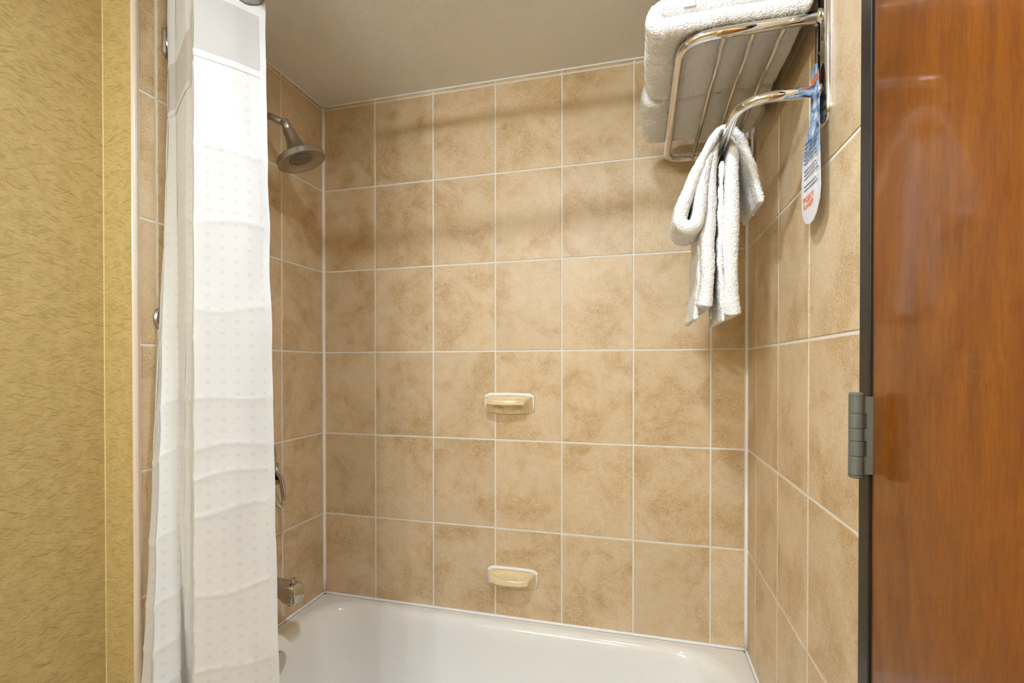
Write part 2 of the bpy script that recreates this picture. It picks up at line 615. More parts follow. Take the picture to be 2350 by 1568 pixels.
# courses below the rim of the tub on the stretch of wall in front of it
def lay(parent, place, rot, cols):
    """cols: joint positions measured along the wall; place(s, z) -> world point of the tile face"""
    for z0, z1 in rows:
        for s0, s1 in zip(cols, cols[1:]):
            zz0 = z0 + G if z0 > 0.5 else z0
            w, h = (s1 - s0) - 2 * G, (z1 - G if z1 < ZC - 0.01 else z1) - zz0
            t = bpy.data.objects.new('tile', tile_mesh(w, h))
            COL.objects.link(t)
            t.parent = parent
            t.location = place((s0 + s1) / 2, zz0 + h / 2) + Vector((0, 0, 0))
            t.rotation_euler = (0, 0, rot)


xs = [0.0] + [0.7152 * TH + k * 0.7564 * TH for k in range(6)] + [W]
lay(wall_back, lambda s, z: Vector((s, 0.0, z)), 0.0, xs)
ls = [0.0, 0.7236 * TH, 1.4348 * TH, 2.1458 * TH, 0.7316]
lay(wall_left, lambda s, z: Vector((0.0, -s, z)), PI / 2, ls)
rs = [0.0, 0.3572 * TH, 1.0686 * TH, 1.7595 * TH, -HY0 + 0.002]
lay(wall_right, lambda s, z: Vector((W, -s, z)), -PI / 2, rs)

for z0, z1 in ((0.0, 0.07), (0.07, 0.39)):          # the strip of tiles beside the front of the tub
    t = bpy.data.objects.new('tile', tile_mesh(-HY0 + 0.002 - 0.751, z1 - z0 - 2 * G))
    COL.objects.link(t)
    t.parent = wall_right
    t.location = (W, -(0.751 - HY0 + 0.002) / 2, (z0 + z1) / 2)
    t.rotation_euler = (0, 0, -PI / 2)

# bullnose at the free edge of the left tiles
bn = [(-0.006, YR - 0.001), (-0.003, YR - 0.0035), (0.001, YR - 0.001), (0.0035, YR + 0.004), (0.0035, YR + 0.010), (0.0, -0.7316), (-0.006, -0.7316)]
structure(loft('trim_1', [[(x, y, z) for x, y in bn] for z in (0.0, ZC)], M['bullnose'], angle=1.2), 'glossy cream edge trim between tile and gold wallpaper', 'trim')
# caulk beads


def bead(name, a, b, r, label):
    a, b = Vector(a), Vector(b)
    n = 26
    pts = [a.lerp(b, i / n) for i in range(n + 1)]
    rad = [r * (1 + 0.10 * noise.noise(p * 9.0)) for p in pts]
    vs, fs = tube_vf(pts, rad, 8)
    structure(obj(name, vs, fs, M['caulk'], None, True), label, 'trim')


bead('trim_2', (0.001, -0.001, RIM), (0.001, -0.001, ZC), 0.0072, 'white caulk line in the corner by the shower head')
bead('trim_3', (W - 0.001, -0.001, RIM), (W - 0.001, -0.001, ZC), 0.0075, 'white caulk line in the corner by the towel rack')
bead('trim_4', (0.0, -0.001, ZC - 0.001), (W, -0.001, ZC - 0.001), 0.0035, 'thin caulk line along the ceiling over the long wall')
bead('trim_5', (0.001, -0.73, ZC - 0.001), (0.001, 0, ZC - 0.001), 0.0035, 'thin caulk line along the ceiling over the shower head')
bead('trim_6', (0.0, -0.003, RIM + 0.001), (W, -0.003, RIM + 0.001), 0.0055, 'white caulk line where tub meets the long wall')
bead('trim_7', (0.003, -0.73, RIM + 0.001), (0.003, 0, RIM + 0.001), 0.0055, 'white caulk line where tub meets the faucet wall')
bead('trim_8', (W - 0.003, -0.74, RIM + 0.001), (W - 0.003, 0, RIM + 0.001), 0.0050, 'white caulk line where tub meets the rack wall')
bead('trim_9', (LX + 0.0005, YR - 0.0005, 0), (LX + 0.0005, YR - 0.0005, ZC), 0.0016, 'pale seam in the corner of the gold wallpaper')
bpy.data.objects['trim_9'].data.materials[0] = simple('wallpaper_seam', (0.66, 0.53, 0.28), 0.6)

# ------------------------------------------------------------------ door and its frame
fr = empty('trim_10', (W, HY0, 0))
structure(fr, 'dark bronze metal door frame next to the tiles', 'trim')
box('jamb', (W - 0.004, -0.8385, 0.0), (W + 0.10, HY0, 2.08), M['bronze'], fr, 0.0018, 3)
box('head_jamb', (W - 0.004, -1.70, 2.04), (W + 0.10, -0.8385, 2.08), M['bronze'], fr, 0.0018, 3)
box('strike_jamb', (W - 0.004, -1.70, 0.0), (W + 0.10, -1.665, 2.04), M['bronze'], fr, 0.0018, 3)
box('gap_shade', (W + 0.012, -0.8445, 0.0), (W + 0.05, -0.8385, 2.04), M['gapshade'], fr)  # added filler strip, painted black as the shaded gap between frame and door
adopt(fr)
dr = empty('door_1', (W, -1.25, 0))
structure(dr, 'closed varnished cherry wood door on grey hinges', 'door')
box('door_slab', (W - 0.0015, -1.662, 0.008), (W + 0.042, -0.8435, 2.037), M['wood'], dr, 0.0012, 2)


def hinge(zt, zb):
    hx, hy, r = 1.5262, -0.8425, 0.0098
    n = [zt, zt - (zt - zb) * 0.227, zt - (zt - zb) * 0.416, zt - (zt - zb) * 0.573, zt - (zt - zb) * 0.764, zb]
    bm = bmesh.new()
    # leaf with two notches, running from the barrel into the gap
    pts = [(hx, n[0]), (W + 0.002, n[0]), (W + 0.002, n[5]), (hx, n[5]), (hx, n[4]), (hx + 0.0125, n[4]), (hx + 0.0125, n[3]), (hx, n[3]),
           (hx, n[2]), (hx + 0.0125, n[2]), (hx + 0.0125, n[1]), (hx, n[1])]
    A = [bm.verts.new((x, hy - 0.0032, z - 0.0015 if z == n[0] else z + 0.0015 if z == n[5] else z)) for x, z in pts]
    B = [bm.verts.new((v.co.x, hy + 0.0010, v.co.z)) for v in A]
    bm.faces.new(A); bm.faces.new(B)
    for k in range(len(A)):
        bm.faces.new((A[k], A[(k + 1) % len(A)], B[(k + 1) % len(A)], B[k]))
    h = from_bm('hinge_leaf', bm, M['hinge'], dr)
    box('frame_leaf', (hx, hy + 0.0014, n[4] + 0.001), (W - 0.004, hy + 0.0038, n[1] - 0.001), M['hinge'], h)
    for a, b in zip(n, n[1:]):
        lathe('knuckle', [(r - 0.0006, b + 0.0002), (r, b + 0.0009), (r, a - 0.0009), (r - 0.0006, a - 0.0002)], (hx, hy, 0), (0, 0, 1), M['hinge'], h, 28)
    lathe('pin_cap', [(0.0, zt + 0.0045), (r * 0.8, zt + 0.0045), (r, zt + 0.003), (r, zt), (0, zt)], (hx, hy, 0), (0, 0, 1), M['hinge'], h, 28)
    lathe('pin_cap', [(0.0, zb - 0.0045), (r * 0.8, zb - 0.0045), (r, zb - 0.003), (r, zb), (0, zb)], (hx, hy, 0), (0, 0, 1), M['hinge'], h, 28)


hinge(1.2520, 1.1340)
hinge(1.87 + 0.115, 1.87)
hinge(0.20 + 0.118, 0.20)
lathe('door_knob', [(0.0, 0.065), (0.022, 0.062), (0.027, 0.048), (0.022, 0.034), (0.010, 0.026), (0.010, 0.010), (0.030, 0.008), (0.032, 0.0)], (W - 0.0015, -1.60, 0.98), (-1, 0, 0), M['nickel'], dr)
adopt(dr)

# ------------------------------------------------------------------ bathtub
tub = empty('bathtub', (W / 2, -0.375, 0), 'white enamel alcove bathtub below the tan tiled walls', 'bathtub')
ox0, ox1, oy0, oy1 = 0.003, W - 0.003, -0.748, -0.003
ix0, ix1, iy0, iy1 = 0.046, W - 0.062, -0.675, -0.036


def tub_ring(inset, z, r, lean=0.0):
    pts = rrect(ix0 + inset, ix1 - inset, iy0 + inset * 0.8, iy1 - inset * 0.8, r, 14)
    out = []
    xm = (ix0 + ix1) / 2
    for x, y in pts:
        k = max(0.0, (x - xm) / (ix1 - xm))
        out.append((x - lean * k ** 2, y, z))
    return out


def outer_ring(inset, z, r):
    return [(x, y, z) for x, y in rrect(ox0 + inset, ox1 - inset, oy0 + inset, oy1 - inset, r, 14)]


rings = [outer_ring(0, 0.0, 0.004), outer_ring(0, RIM - 0.012, 0.006), outer_ring(0.003, RIM - 0.003, 0.008), outer_ring(0.010, RIM, 0.012)]
for inset, z, r, lean in ((-0.010, RIM, 0.150, 0), (0.0, RIM - 0.0008, 0.148, 0), (0.008, RIM - 0.0035, 0.146, 0.001), (0.016, RIM - 0.009, 0.143, 0.002), (0.023, RIM - 0.018, 0.140, 0.004),
                          (0.028, RIM - 0.031, 0.138, 0.008), (0.031, RIM - 0.05, 0.136, 0.014), (0.036, 0.28, 0.134, 0.04), (0.044, 0.20, 0.13, 0.08), (0.056, 0.13, 0.13, 0.12), (0.075, 0.095, 0.12, 0.15),
                          (0.105, 0.078, 0.11, 0.17), (0.15, 0.072, 0.10, 0.18), (0.24, 0.070, 0.05, 0.20)):
    rings.append(tub_ring(inset, z, r, lean))
loft('tub_body', rings, M['enamel'], tub, cap0=True, cap1=True, angle=1.3)
lathe('overflow_plate', [(0.0, 0.013), (0.020, 0.012), (0.034, 0.008), (0.037, 0.002), (0.037, -0.004)], (0.0765, -0.352, 0.328), (1, 0, 0.06), M['bathchrome'], tub)
lathe('drain', [(0.0, 0.006), (0.022, 0.005), (0.032, 0.002), (0.034, 0.0)], (0.33, -0.355, 0.070), (0, 0, 1), M['bathchrome'], tub)
adopt(tub)

# ------------------------------------------------------------------ faucet fittings on the left wall
YS = -0.352
sp = empty('tub_spout', (0, YS, 0.57), 'chrome tub spout with pull up diverter above the tub rim', 'faucet')


def spsec(x, z0, z1, w, r):
    return [(x, y, z) for y, z in rrect(YS - w / 2, YS + w / 2, z0, z1, r, 6)]


loft('spout_body', [spsec(0.001, 0.545, 0.606, 0.060, 0.018), spsec(0.03, 0.547, 0.605, 0.058, 0.018), spsec(0.09, 0.549, 0.602, 0.054, 0.017), spsec(0.108, 0.546, 0.601, 0.053, 0.016),
                    spsec(0.118, 0.536, 0.600, 0.053, 0.014), spsec(0.146, 0.534, 0.598, 0.052, 0.010), spsec(0.154, 0.5345, 0.594, 0.052, 0.009), spsec(0.160, 0.536, 0.584, 0.050, 0.008), spsec(0.1635, 0.540, 0.572, 0.046, 0.006)], M['bathchrome'], sp, angle=0.9)
lathe('mouth', [(0.0, 0.004), (0.015, 0.004), (0.017, 0.0), (0.0, 0.0)], (0.138, YS, 0.531), (0, 0, 1), M['screw'], sp)
lathe('diverter_knob', [(0.0045, 0.0), (0.0045, 0.010), (0.009, 0.011), (0.0105, 0.0135), (0.009, 0.017), (0.0, 0.0185)], (0.140, YS, 0.596), (0, 0, 1), M['bathchrome'], sp)
adopt(sp)

vl = empty('shower_valve', (0, YS, 0.985), 'chrome single lever shower valve half hidden by the curtain', 'faucet')
lathe('escutcheon', [(0.088, 0.0), (0.088, 0.003), (0.080, 0.008), (0.060, 0.012), (0.032, 0.014), (0.0, 0.014)], (0.001, YS, 0.985), (1, 0, 0), M['bathchrome'], vl, 56)
lathe('hub', [(0.030, 0.012), (0.029, 0.035), (0.026, 0.052), (0.018, 0.060), (0.0, 0.062)], (0.001, YS, 0.985), (1, 0, 0), M['bathchrome'], vl)
loopp = [(0.050, YS - 0.012, 0.972), (0.060, YS - 0.014, 0.935), (0.069, YS - 0.009, 0.885), (0.076, YS + 0.004, 0.848), (0.079, YS + 0.016, 0.836), (0.079, YS + 0.028, 0.838), (0.078, YS + 0.034, 0.852),
         (0.073, YS + 0.034, 0.890), (0.066, YS + 0.030, 0.930), (0.054, YS + 0.018, 0.972)]
lv = fillet(loopp, 0.02, 4)
tube('lever', lv, [0.0085 if abs(i / (len(lv) - 1) - 0.5) > 0.25 else 0.0075 for i in range(len(lv))], M['bathchrome'], vl, 12)
loft('lever_web', [[(x, YS + y, z) for y, z in ((-0.015, z0), (0.031, z0), (0.031, z1), (-0.015, z1))] for x, z0, z1 in ((0.052, 0.905, 0.975), (0.060, 0.905, 0.975))], M['bathchrome'], vl)
lathe('hot_mark', [(0.0, 0.0), (0.004, 0.0), (0.004, 0.0012), (0, 0.0012)], (0.0135, YS + 0.050, 0.995), (1, 0, 0), M['redmark'], vl, 16)
adopt(vl)

YH = -0.382
sh = empty('shower_fixture', (0, YH, 2.09), 'brushed nickel bell shaped shower head on a bent arm', 'shower head')
ax = Vector((0.348, 0.173, -0.921)).normalized()
face = Vector((0.1887, -0.364, 1.9393))
top = face - ax * 0.104
tube('arm', fillet([(0.0, YH, 2.086), (0.078, YH, 2.090), tuple(top - ax * 0.020)], 0.05, 10), 0.0105, M['nickel'], sh, 20)
lathe('wall_flange', [(0.0, 0.012), (0.014, 0.011), (0.026, 0.005), (0.030, 0.0)], (0.0, YH, 2.086), (1, 0, 0), M['nickel'], sh)
lathe('ball_joint', [(0.0, -0.030), (0.0135, -0.029), (0.0150, -0.020), (0.0150, -0.006), (0.0125, 0.001), (0.0, 0.002)], top, ax, M['nickel'], sh)
hd = lathe('bell', [(0.0, 0.0), (0.0165, 0.001), (0.0180, 0.006), (0.0185, 0.020), (0.0215, 0.038), (0.0275, 0.055), (0.0360, 0.070), (0.0470, 0.082), (0.0660, 0.0865), (0.0715, 0.0875), (0.0735, 0.090), (0.0738, 0.1045),
                    (0.0722, 0.1060), (0.0690, 0.1055), (0.0600, 0.1015), (0.0480, 0.0975), (0.0400, 0.0960), (0.0360, 0.0960), (0.0350, 0.0930), (0.0, 0.0930)], top, ax, M['nickel'], sh, 64, 0.5)
lathe('spray_plate', [(0.0345, 0.0935), (0.0345, 0.0965), (0.0330, 0.0980), (0.0200, 0.0985), (0.0195, 0.1000), (0.0180, 0.1010), (0.0165, 0.0990), (0.0, 0.0990)], top, ax, M['nozzle'], hd, 40)
bm = bmesh.new()
u = ax.cross(Vector((0, 1, 0))).normalized(); w = ax.cross(u)
for rr, cnt in ((0.0295, 34), (0.0245, 28), (0.0125, 16), (0.0075, 9), (0.0025, 3)):
    for k in range(cnt):
        a = 2 * PI * k / cnt + rr * 300
        c = top + ax * 0.0995 + (u * math.cos(a) + w * math.sin(a)) * rr
        bmesh.ops.create_cone(bm, segments=6, radius1=0.0013, radius2=0.0008, depth=0.003, cap_ends=True,
                              matrix=Matrix.Translation(c) @ Vector((0, 0, 1)).rotation_difference(ax).to_matrix().to_4x4())
nz = from_bm('spray_nozzles', bm, M['steel'], hd)
nz['kind'] = 'stuff'
adopt(sh)

kn = empty('wall_knob', (0, -0.664, 1.42), 'round brushed metal wall knob peeking out left of the curtain', 'knob')
lathe('rosette', [(0.034, 0.0), (0.034, 0.004), (0.031, 0.008), (0.024, 0.010), (0.0, 0.010)], (0.001, -0.664, 1.42), (1, 0, 0), M['nickel'], kn)
lathe('knob_cap', [(0.010, 0.008), (0.010, 0.020), (0.022, 0.024), (0.024, 0.030), (0.020, 0.036), (0.0, 0.038)], (0.001, -0.664, 1.42), (1, 0, 0), M['nickel'], kn)
adopt(kn)

# ------------------------------------------------------------------ curved shower rod
ZR = 2.152


def rod_y(x):
    t = x / W
    return -0.640 - 0.225 * (4 * t * (1 - t)) ** 1.3


rd = empty('shower_rod', (W / 2, -0.64, ZR), 'bowed metal shower curtain rod with wall plates near the ceiling', 'curtain rod')
tube('rod', [(W * i / 60, rod_y(W * i / 60), ZR) for i in range(61)], 0.0125, M['nickel'], rd, 20)
for x0, d in ((0.0, 1), (W, -1)):
    r2 = [[(x0 + d * t, y, z) for y, z in rrect(-0.640 - hw, -0.640 + hw, ZR - hh, ZR + hh, 0.018, 6)] for t, hw, hh in ((0.0005, 0.030, 0.043), (0.007, 0.030, 0.043), (0.011, 0.026, 0.039))]
    p = loft('wall_plate', r2, M['nickel'], rd)
    lathe('socket', [(0.0225, 0.010), (0.0215, 0.020), (0.0165, 0.024), (0.0165, 0.030)], (x0, -0.640, ZR), (d, -0.55, 0), M['nickel'], p)
adopt(rd)

# ------------------------------------------------------------------ shower curtain
TOP = [(0.0145, -0.652), (0.016, -0.660), (0.019, -0.666), (0.024, -0.674), (0.058, -0.680), (0.180, -0.761), (0.2137, -0.774), (0.3155, -0.861), (0.3945, -0.7464)]
BOT = [(0.090, -0.792), (0.0973, -0.806), (0.1346, -0.817), (0.1854, -0.8528), (0.2151, -0.806), (0.1970, -0.7850), (0.2110, -0.7800), (0.3176, -0.8696), (0.4430, -0.7680)]
ZT, ZB = 1.955, 0.580
SUB = 16
FR = [0.002, 0.003, 0.004, 0.006, 0.008, 0.005, 0.005]


def round_path(P):
    """folds with tight rounded edges; SUB samples per panel, fold edges at the multiples of SUB"""
    V = [Vector((p[0], p[1])) for p in P]
    n = len(V)

    def seg_pt(i, t):           # a panel, its two ends eased into the neighbouring folds
        a, b = V[i], V[i + 1]
        ln = (b - a).length
        ra = min(FR[i - 1] * 1.6 / ln, 0.45) if i > 0 else 0.0
        rb = min(FR[i] * 1.6 / ln, 0.45) if i < n - 2 else 0.0
        p = a.lerp(b, t)
        if ra and t < ra:
            m = 0.5 * (1 - t / ra) ** 2
            prev = V[i - 1]
            p = p.lerp(p + (prev - a).normalized() * (ra * ln), m * 0.5)
        if rb and t > 1 - rb:
            m = 0.5 * ((t - 1 + rb) / rb) ** 2
            nxt = V[i + 2]
            p = p.lerp(p + (nxt - b).normalized() * (rb * ln), m * 0.5)
        return p
    out = []
    for i in range(n - 1):
        for k in range(SUB):
            t = 0.5 - 0.5 * math.cos(PI * k / SUB)      # samples crowd toward the folds
            out.append(seg_pt(i, t))
    out.append(V[-1])
    for _ in range(2):
        out = [out[0]] + [out[i] * 0.5 + (out[i - 1] + out[i + 1]) * 0.25 for i in range(1, len(out) - 1)] + [out[-1]]
    return out


PT, PB = round_path(TOP), round_path(BOT)
NC = len(PT)
arc = [0.0]
for i in range(1, NC):
    arc.append(arc[-1] + ((PT[i] - PT[i - 1]).length + (PB[i] - PB[i - 1]).length) / 2)
MAIN = [2.3, 2.085, 1.957, 1.755, 1.60, 1.414, 1.222, 1.121, 1.062, 0.985, 0.812, 0.650, 0.50, 0.34, 0.10, 0.0]
SIDE = [2.3, 2.085, 1.947, 1.78, 1.62, 1.375, 1.20, 1.082, 0.90, 0.758, 0.660, 0.58, 0.45, 0.30, 0.10, 0.0]


def crease(zs, z, amp):
    for a, b in zip(zs, zs[1:]):
        if b <= z <= a:
            t = (z - b) / (a - b)
            m = min(z - b, a - z)
            return -amp * 4 * t * (1 - t) * min(1.0, (a - b) / 0.12) + 0.0011 * math.exp(-(m / 0.0045) ** 2)
    return 0.0


def curtain_point(i, z):
    t = (ZT - z) / (ZT - ZB)
    te = t if t > 0 else t * 0.15
    p = PT[i].lerp(PB[i], te)
    a = (PT[max(i - 1, 0)].lerp(PB[max(i - 1, 0)], te)); b = (PT[min(i + 1, NC - 1)].lerp(PB[min(i + 1, NC - 1)], te))
    d = (b - a).normalized()
    n = Vector((d.y, -d.x))
    s = i / SUB
    if s > 7:
        s = 7 + (1 - math.cos(PI * (s - 7))) / 2
    edge = 1.0
    if s >= 7:
        f = s - 7
        # creases climb toward the free edge lower down
        zz = z - 0.010 * f - 0.006 * math.sin(f * 5 + z * 11)
        off = crease(MAIN, zz, 0.0020)
        off += 0.005 * math.sin(f * PI) * (0.6 + 0.5 * noise.noise(Vector((f * 2.0, z * 2.2, 3.1))))
        off += 0.0035 * noise.noise(Vector((f * 3.0, z * 6.0, 7.7))) * (0.3 + f)
        edge = 1.0
        d_edge = 0.0030 * noise.noise(Vector((5.0, z * 9.0, 1.0))) * f ** 4
        p = p + d * d_edge
    else:
        off = crease(SIDE, z + 0.03 * math.sin(s), 0.0015)
        off += 0.0030 * noise.noise(Vector((s * 1.5, z * 2.2, 9.2)))
    q = p + n * off
    if q.x < 0.006:
        q.x = 0.006
    return Vector((q.x, q.y, z))


def curtain_sheet(name, z0, z1, nz_, mat, parent, i0=0, i1=None, lift=0.0):
    i1 = NC - 1 if i1 is None else i1
    me = bpy.data.meshes.new(name)
    vs, fs, uvs = [], [], []
    nc = i1 - i0 + 1
    for k in range(nz_ + 1):
        z = z0 + (z1 - z0) * k / nz_
        for i in range(i0, i1 + 1):
            p = curtain_point(i, z)
            if lift:
                a = curtain_point(max(i - 1, 0), z); b = curtain_point(min(i + 1, NC - 1), z)
                d = (b - a).normalized()
                p = p + Vector((d.y, -d.x, 0)) * lift
            vs.append(p)
            uvs.append((arc[i], z))
    for k in range(nz_):
        for i in range(nc - 1):
            fs.append((k * nc + i, k * nc + i + 1, (k + 1) * nc + i + 1, (k + 1) * nc + i))
    me.from_pydata(vs, [], fs)
    uvl = me.uv_layers.new(name='UVMap')
    for lp in me.loops:
        uvl.data[lp.index].uv = uvs[lp.vertex_index]
    return link(name, me, mat, parent, True)


ct = empty('shower_curtain', (0.25, -0.80, 0.10), 'white shower curtain with woven squares gathered at the left of the tub', 'shower curtain')
curtain_sheet('cloth', 0.10, 1.957, 440, M['curtain'], ct)
curtain_sheet('voile_window', 1.957, 2.082, 14, M['voile'], ct)
curtain_sheet('header_band', 2.082, 2.290, 24, M['plaincloth'], ct)
curtain_sheet('seam_band', 1.944, 1.958, 3, M['plaincloth'], ct, lift=0.0011)
curtain_sheet('side_hem', 0.10, 2.10, 200, M['plaincloth'], ct, i0=NC - 4, lift=0.0012)
for pi in (7.63,):
    i = int(pi * SUB)
    p = curtain_point(i, ZR)
    d = (curtain_point(i + 2, ZR) - curtain_point(i - 2, ZR)).normalized()
    nrm = Vector((d.y, -d.x, 0)).normalized()
    c = Vector((p.x, p.y, ZR - 0.0130)) + nrm * 0.002
    lathe('grommet_ring', [(0.026, -0.003), (0.040, -0.003), (0.044, 0.0), (0.042, 0.004), (0.034, 0.0055), (0.026, 0.004), (0.024, 0.0), (0.026, -0.003)], c, nrm, M['ring'], ct, 40)
adopt(ct)

# ------------------------------------------------------------------ soap dishes


def soap_dish(xc, zt, label, open_under):
    """ceramic dish: wide at the wall, narrower curved lip, hollow tray on top"""
    r = empty('soap_dish', (xc, 0, zt - 0.04), label, 'soap dish', 'ceramic soap dishes on the tiled wall')
    hw0, hw1, dep, hgt = 0.087, 0.068, 0.070, 0.066
    nx, ny = 36, 16

    def hw(t):
        return hw0 + (hw1 - hw0) * t

    def front(sx):
        return dep * (1.0 - 0.16 * sx * sx)
    bm = bmesh.new()
    grid = {}
    for i in range(nx + 1):
        sx = -1 + 2 * i / nx
        for j in range(ny + 1):
            t = j / ny
            y = -front(sx) * t
            x = xc + sx * hw(t)
            # oval tray pressed into the upper face, scalloped toward the lip
            e = math.hypot(sx / 0.80, (t - 0.52) / (0.36 + 0.018 * math.cos(sx * 24)))
            k = max(0.0, 1 - e ** 4)
            z = zt - 0.010 * t - 0.0085 * min(1, k * 1.6)
            grid[i, j] = bm.verts.new((x, y, z))
    for i in range(nx):
        for j in range(ny):
            bm.faces.new((grid[i, j], grid[i + 1, j], grid[i + 1, j + 1], grid[i, j + 1]))
    # rim: up-facing edge loops continue down the front, the flanks and back under to the wall
    edge = [grid[0, j] for j in range(ny + 1)] + [grid[i, ny] for i in range(1, nx + 1)] + [grid[nx, j] for j in range(ny - 1, -1, -1)]

    def shell(fn):
        return [bm.verts.new(fn(v.co)) for v in edge]

    def sxt(co):
        return (co.x - xc), -co.y
    lip = shell(lambda c: (xc + (c.x - xc) * 1.012, c.y * 1.035, zt - 0.010 * (-c.y / dep) - 0.0035))
    low = shell(lambda c: (xc + (c.x - xc) * 1.005, c.y * 1.02, zt - 0.014 * (-c.y / dep) - 0.014))

    def under(c):
        x, d = sxt(c)
        t = d / dep
        arch = 0.018 * max(0.0, math.cos((abs(x) - 0.036) / 0.022 * PI / 2)) if abs(abs(x) - 0.036) < 0.022 else 0.0
        return (c.x, -d * (0.42 - 14 * arch * t), zt - 0.040 - 0.010 * (1 - t) + arch * 0.4)
    und = shell(under)
    bot = shell(lambda c: (xc + (c.x - xc) * 1.0, 0.0 if c.y > -1e-6 else c.y * 0.10, zt - hgt + 0.006 * abs(c.x - xc) / hw0))
    loops = [edge, lip, low, und, bot]
    for A, B in zip(loops, loops[1:]):
        for k in range(len(A) - 1):
            bm.faces.new((A[k], A[k + 1], B[k + 1], B[k]))
    bm.faces.new(bot)
    from_bm('dish_body', bm, M['ceramic'], r, angle=0.75)
    # bead of caulk around the plate
    pts = [(xc - hw0 - 0.002, -0.002, zt - hgt + 0.012)] + [(xc - hw0 - 0.002, -0.003, zt - 0.004)] + [(xc - hw0 + 0.014, -0.004, zt + 0.004), (xc, -0.004, zt + 0.0055), (xc + hw0 - 0.014, -0.004, zt + 0.004),
           (xc + hw0 + 0.002, -0.003, zt - 0.004)] + [(xc + hw0 + 0.002, -0.002, zt - hgt + 0.012)]
    pp = fillet(pts, 0.012, 6)
    tube('caulk_bead', pp, [0.0062 if 2 < i < len(pp) - 3 else 0.0036 for i in range(len(pp))], M['caulk'], r, 10)
    adopt(r)


soap_dish(0.7665, 1.1895, 'upper cream ceramic soap dish at eye level on the tiled wall', True)
soap_dish(0.7780, 0.5650, 'lower cream ceramic soap dish just above the bathtub', False)

# ------------------------------------------------------------------ towel rack on the right wall
YN, YFa = -0.6525, -0.075       # near and far arm
ZA, ZL = 1.9437, 1.8073         # shelf and lower bar
XR, XL = 1.296, 1.4018          # front rail, lower bar
rk = empty('towel_rack', (W, -0.36, 1.75), 'chrome hotel towel shelf with a lower bar on the right wall', 'towel rack')
for yc in (YN, YFa):
    o2 = [[(W - t, y, z) for y, z in rrect(yc - hw, yc + hw, 1.741 + ins, 2.012 - ins, 0.028 - ins * 0.3, 10)] for t, hw, ins in ((0.0, 0.0300, 0.0), (0.0040, 0.0300, 0.0), (0.0070, 0.0292, 0.0008), (0.0095, 0.0275, 0.0025), (0.0115, 0.0248, 0.0052), (0.0125, 0.0215, 0.0085))]
    pl = loft('wall_plate', o2, M['chrome'], rk, angle=0.6)
    for zz in (ZA, ZL):
        lathe('collar', [(0.0145, 0.011), (0.0145, 0.017), (0.0130, 0.019), (0.0, 0.019)], (W, yc, zz), (-1, 0, 0), M['chrome'], pl, 28)
    lathe('set_screw', [(0.0, 0.0140), (0.003, 0.0140), (0.0035, 0.0125), (0.0035, 0.012)], (W, yc, 1.875), (-1, 0, 0), M['screw'], pl, 16)
tube('shelf_frame', fillet([(W - 0.012, YN, ZA), (XR, YN, ZA), (XR, YFa, ZA), (W - 0.012, YFa, ZA)], 0.062, 12), 0.0105, M['chrome'], rk, 24)
for x in (1.3735, 1.4265, 1.4795):
    tube('shelf_rod', [(x, YN, ZA - 0.004), (x, (YN + YFa) / 2, ZA - 0.004), (x, YFa, ZA - 0.004)], 0.0052, M['steel'], rk, 14)
tube('lower_bar', fillet([(W - 0.012, YN, ZL), (XL, YN, ZL), (XL, YFa, ZL), (W - 0.012, YFa, ZL)], 0.062, 12), 0.0102, M['chrome'], rk, 24)
adopt(rk)

# ------------------------------------------------------------------ towels


def thick_sheet(name, path, y0, y1, th, mat, parent=None, bulge=0.0, amp=0.0018, seed=0.0, ny=24, step=0.006, fr=26.0):
    """a folded cloth: path (x, z) in cross section, spread along y; y0, y1, th may be lists along the path"""
    P = [Vector((p[0], 0, p[1])) for p in path]
    # resample
    L = [0.0]
    for a, b in zip(P, P[1:]):
        L.append(L[-1] + (b - a).length)

    def lerp_list(v, s):
        if not isinstance(v, (list, tuple)):
            return v
        f = s * (len(v) - 1)
        i = min(int(f), len(v) - 2)
        return v[i] + (v[i + 1] - v[i]) * (f - i)
    n = max(8, int(L[-1] / step))
    C = []
    j = 0
    for k in range(n + 1):
        s = L[-1] * k / n
        while j < len(L) - 2 and L[j + 1] < s:
            j += 1
        t = (s - L[j]) / max(1e-9, L[j + 1] - L[j])
        C.append(P[j].lerp(P[j + 1], t))
    rings = []
    m = 10
    for k in range(n + 1):
        t = (C[min(k + 1, n)] - C[max(k - 1, 0)]).normalized()
        nrm = Vector((t.z, 0, -t.x))
        s = k / n
        h = lerp_list(th, s) / 2
        if k == 0 or k == n:
            h *= 0.55
        elif k == 1 or k == n - 1:
            h *= 0.9
        a0, a1 = lerp_list(y0, s), lerp_list(y1, s)
        ring = []
        top_, bot_ = [], []
        for q in range(ny + 1):
            y = a0 + h + (a1 - a0 - 2 * h) * q / ny
            bl = 1 + bulge * (1 - abs(2 * q / ny - 1))
            top_.append((y, h * bl)); bot_.append((y, -h * bl))
        prof = top_
        prof += [(a1 - h + h * math.sin(PI * q / m), h * math.cos(PI * q / m)) for q in range(1, m)]
        prof += bot_[::-1]
        prof += [(a0 + h - h * math.sin(PI * q / m), -h * math.cos(PI * q / m)) for q in range(1, m)]
        for y, o in prof:
            p = C[k] + nrm * o + Vector((0, y, 0))
            sgn = nrm * (1 if o >= 0 else -1)
            d = amp * 1.5 * noise.noise(p * 420 + Vector((seed, seed, seed))) + amp * 0.6 * noise.noise(p * 160) + amp * 2.2 * noise.noise(p * fr + Vector((seed, 0, seed)))
            dirv = (nrm * (o / max(h, 1e-6)) + Vector((0, 0.6 * ((y - (a0 + a1) / 2) / max(1e-6, (a1 - a0) / 2)) ** 9, 0)))
            p += dirv * d
            ring.append(p)
        rings.append(ring)
    return loft(name, rings, mat, parent, angle=2.0)


